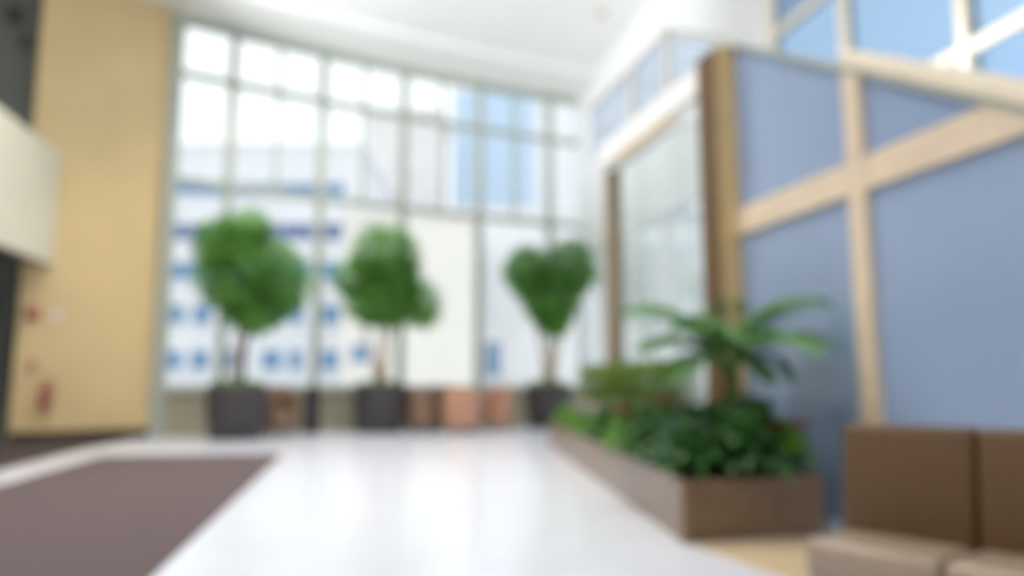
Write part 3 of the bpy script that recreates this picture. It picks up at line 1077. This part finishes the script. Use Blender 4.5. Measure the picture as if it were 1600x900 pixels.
def place(e, x, y, rz, label, copy=True):
    o_ = copy_tree(e) if copy else e
    o_.location = (x, y, 0)
    o_.rotation_euler = (0, 0, R(rz))
    tag(o_, label, 'chair', 'tub chairs by the window')


place(ch_b, -4.60, 15.05, 40, 'brown tub chair alone between the largest pot and the dark bin', False)
place(ch_b, -1.88, 16.30, 100, 'darker brown tub chair right beside the middle pot')
place(ch_t, -1.06, 15.95, 185, 'salmon tan tub chair with its back to the room, in front of the round table', False)
place(ch_t, -0.37, 17.00, -50, 'salmon tan tub chair nearest the blue door across the street')
place(ch_b, -1.55, 17.20, 20, 'darker brown tub chair pushed against the low window wall behind the round table')
tb = empty('round_table', (-0.92, 16.72, 0))
tag(tb, 'small round table among the tub chairs by the window', 'table')
MB().lathe([(0.26, 0.66), (0.28, 0.67), (0.28, 0.69), (0.27, 0.70)], 28).build('table_top', 'leather_brown', tb, smooth=True)
MB().lathe([(0.03, 0.03), (0.03, 0.66)], 12).build('pedestal', 'steel', tb, smooth=True)
MB().lathe([(0.22, 0), (0.22, 0.015), (0.05, 0.03)], 24).build('base', 'dark_wood', tb, smooth=True)
bn = empty('litter_bin', (-4.12, 15.75, 0))
tag(bn, 'slim dark litter bin standing against the low window wall', 'bin')
MB().lathe([(0.15, 0), (0.16, 0.02), (0.17, 0.80), (0.165, 0.82)], 24).build('body', 'pot_dark', bn, smooth=True)
MB().lathe([(0.175, 0.82), (0.175, 0.86), (0.12, 0.93), (0.06, 0.95)], 24).build('lid', 'black_plastic', bn, smooth=True)


# ================================================================== STREET OUTSIDE
def building(name, label, x0, x1, y, depth, top, wallmat, rows, roof=0.5):
    """rows: list of (z centre, height, [(x0, x1), ...], material)"""
    e = empty(name, ((x0 + x1) / 2, y, -0.15))
    tag(e, label, 'building')
    cx = (x0 + x1) / 2
    MB().box(x0 - cx, x1 - cx, 0, depth, 0, top).build('wall', wallmat, e)
    MB().box(x0 - cx - .3, x1 - cx + .3, -.3, depth + .3, top, top + roof).build('roof', wallmat, e)
    for z, h, xs_, m in rows:
        for a, b in xs_:
            w = MB().box(a - cx, b - cx, -0.10, 0.0, z - h / 2 + .15, z + h / 2 + .15)
            fr = MB()
            t = 0.09
            fr.box(a - cx - t, b - cx + t, -0.16, 0, z + h / 2 + .15, z + h / 2 + .15 + t).box(a - cx - t, b - cx + t, -0.2, 0, z - h / 2 + .15 - t, z - h / 2 + .15)
            fr.box(a - cx - t, a - cx, -0.16, 0, z - h / 2 + .15, z + h / 2 + .15).box(b - cx, b - cx + t, -0.16, 0, z - h / 2 + .15, z + h / 2 + .15)
            fo = fr.build('window_frame', wallmat, e)
            po = w.build('pane', m, fo)
            po.location = Vector(po.location) - Vector(fo.location)
    return e


def strip(x0, x1, step, gap):
    out = []
    x = x0
    while x + step - gap <= x1:
        out.append((x, x + step - gap))
        x += step
    return out


small = [(-30.0, -28.6), (-27.6, -26.1), (-25.4, -23.9), (-23.0, -21.6), (-19.8, -18.2), (-17.6, -16.6), (-15.1, -13.4)]
building('white_block', 'white street building with rows of blue windows behind the largest tree', -34, -12.4, 60, 16, 20.2, 'facade_white',
         [(2.9, 1.5, small, 'window_blue'), (6.5, 1.5, small, 'window_blue'), (10.0, 1.4, strip(-33.5, -13, 2.5, 0.12), 'window_blue'),
          (13.2, 1.3, strip(-33.5, -13, 2.5, 0.12), 'window_navy'), (16.7, 1.0, strip(-33.5, -13, 2.5, 0.12), 'window_blue')])
building('pale_block', 'pale pinkish tall building between white block and blue tower', -15.2, -7.4, 77, 8, 29.5, 'facade_pink',
         [(24.0, 1.0, strip(-14.6, -7.4, 3.4, 1.6), 'facade_white'), (20.0, 1.0, strip(-14.6, -7.4, 3.4, 1.6), 'facade_white')])
tx = [(-6.9, -5.5), (-5.4, -3.9), (-3.8, -2.1), (-2.0, -0.3), (-0.2, 1.2), (1.3, 2.6)]
building('glass_tower', 'pale tower with large blue glass bays seen through the upper window panes', -7.0, 16, 86, 14, 40, 'facade_white',
         [(22.9 + 2.75 * k, 2.6, tx, 'tower_blue') for k in range(5)])
building('low_block', 'warm white low building behind the middle potted tree', -11.4, -2.8, 50, 10, 12.2, 'facade_warm',
         [(3.0, 1.2, [(-10.6, -9.4)], 'window_blue')])
building('right_block', 'bright white building behind the heart shaped tree, with a blue door', -3.2, 15.5, 61, 9, 15.0, 'facade_white',
         [(3.0, 2.7, [(-2.13, -0.92)], 'window_blue'), (9.6, 1.7, [(1.2, 3.2), (4.9, 6.8)], 'facade_pink')])
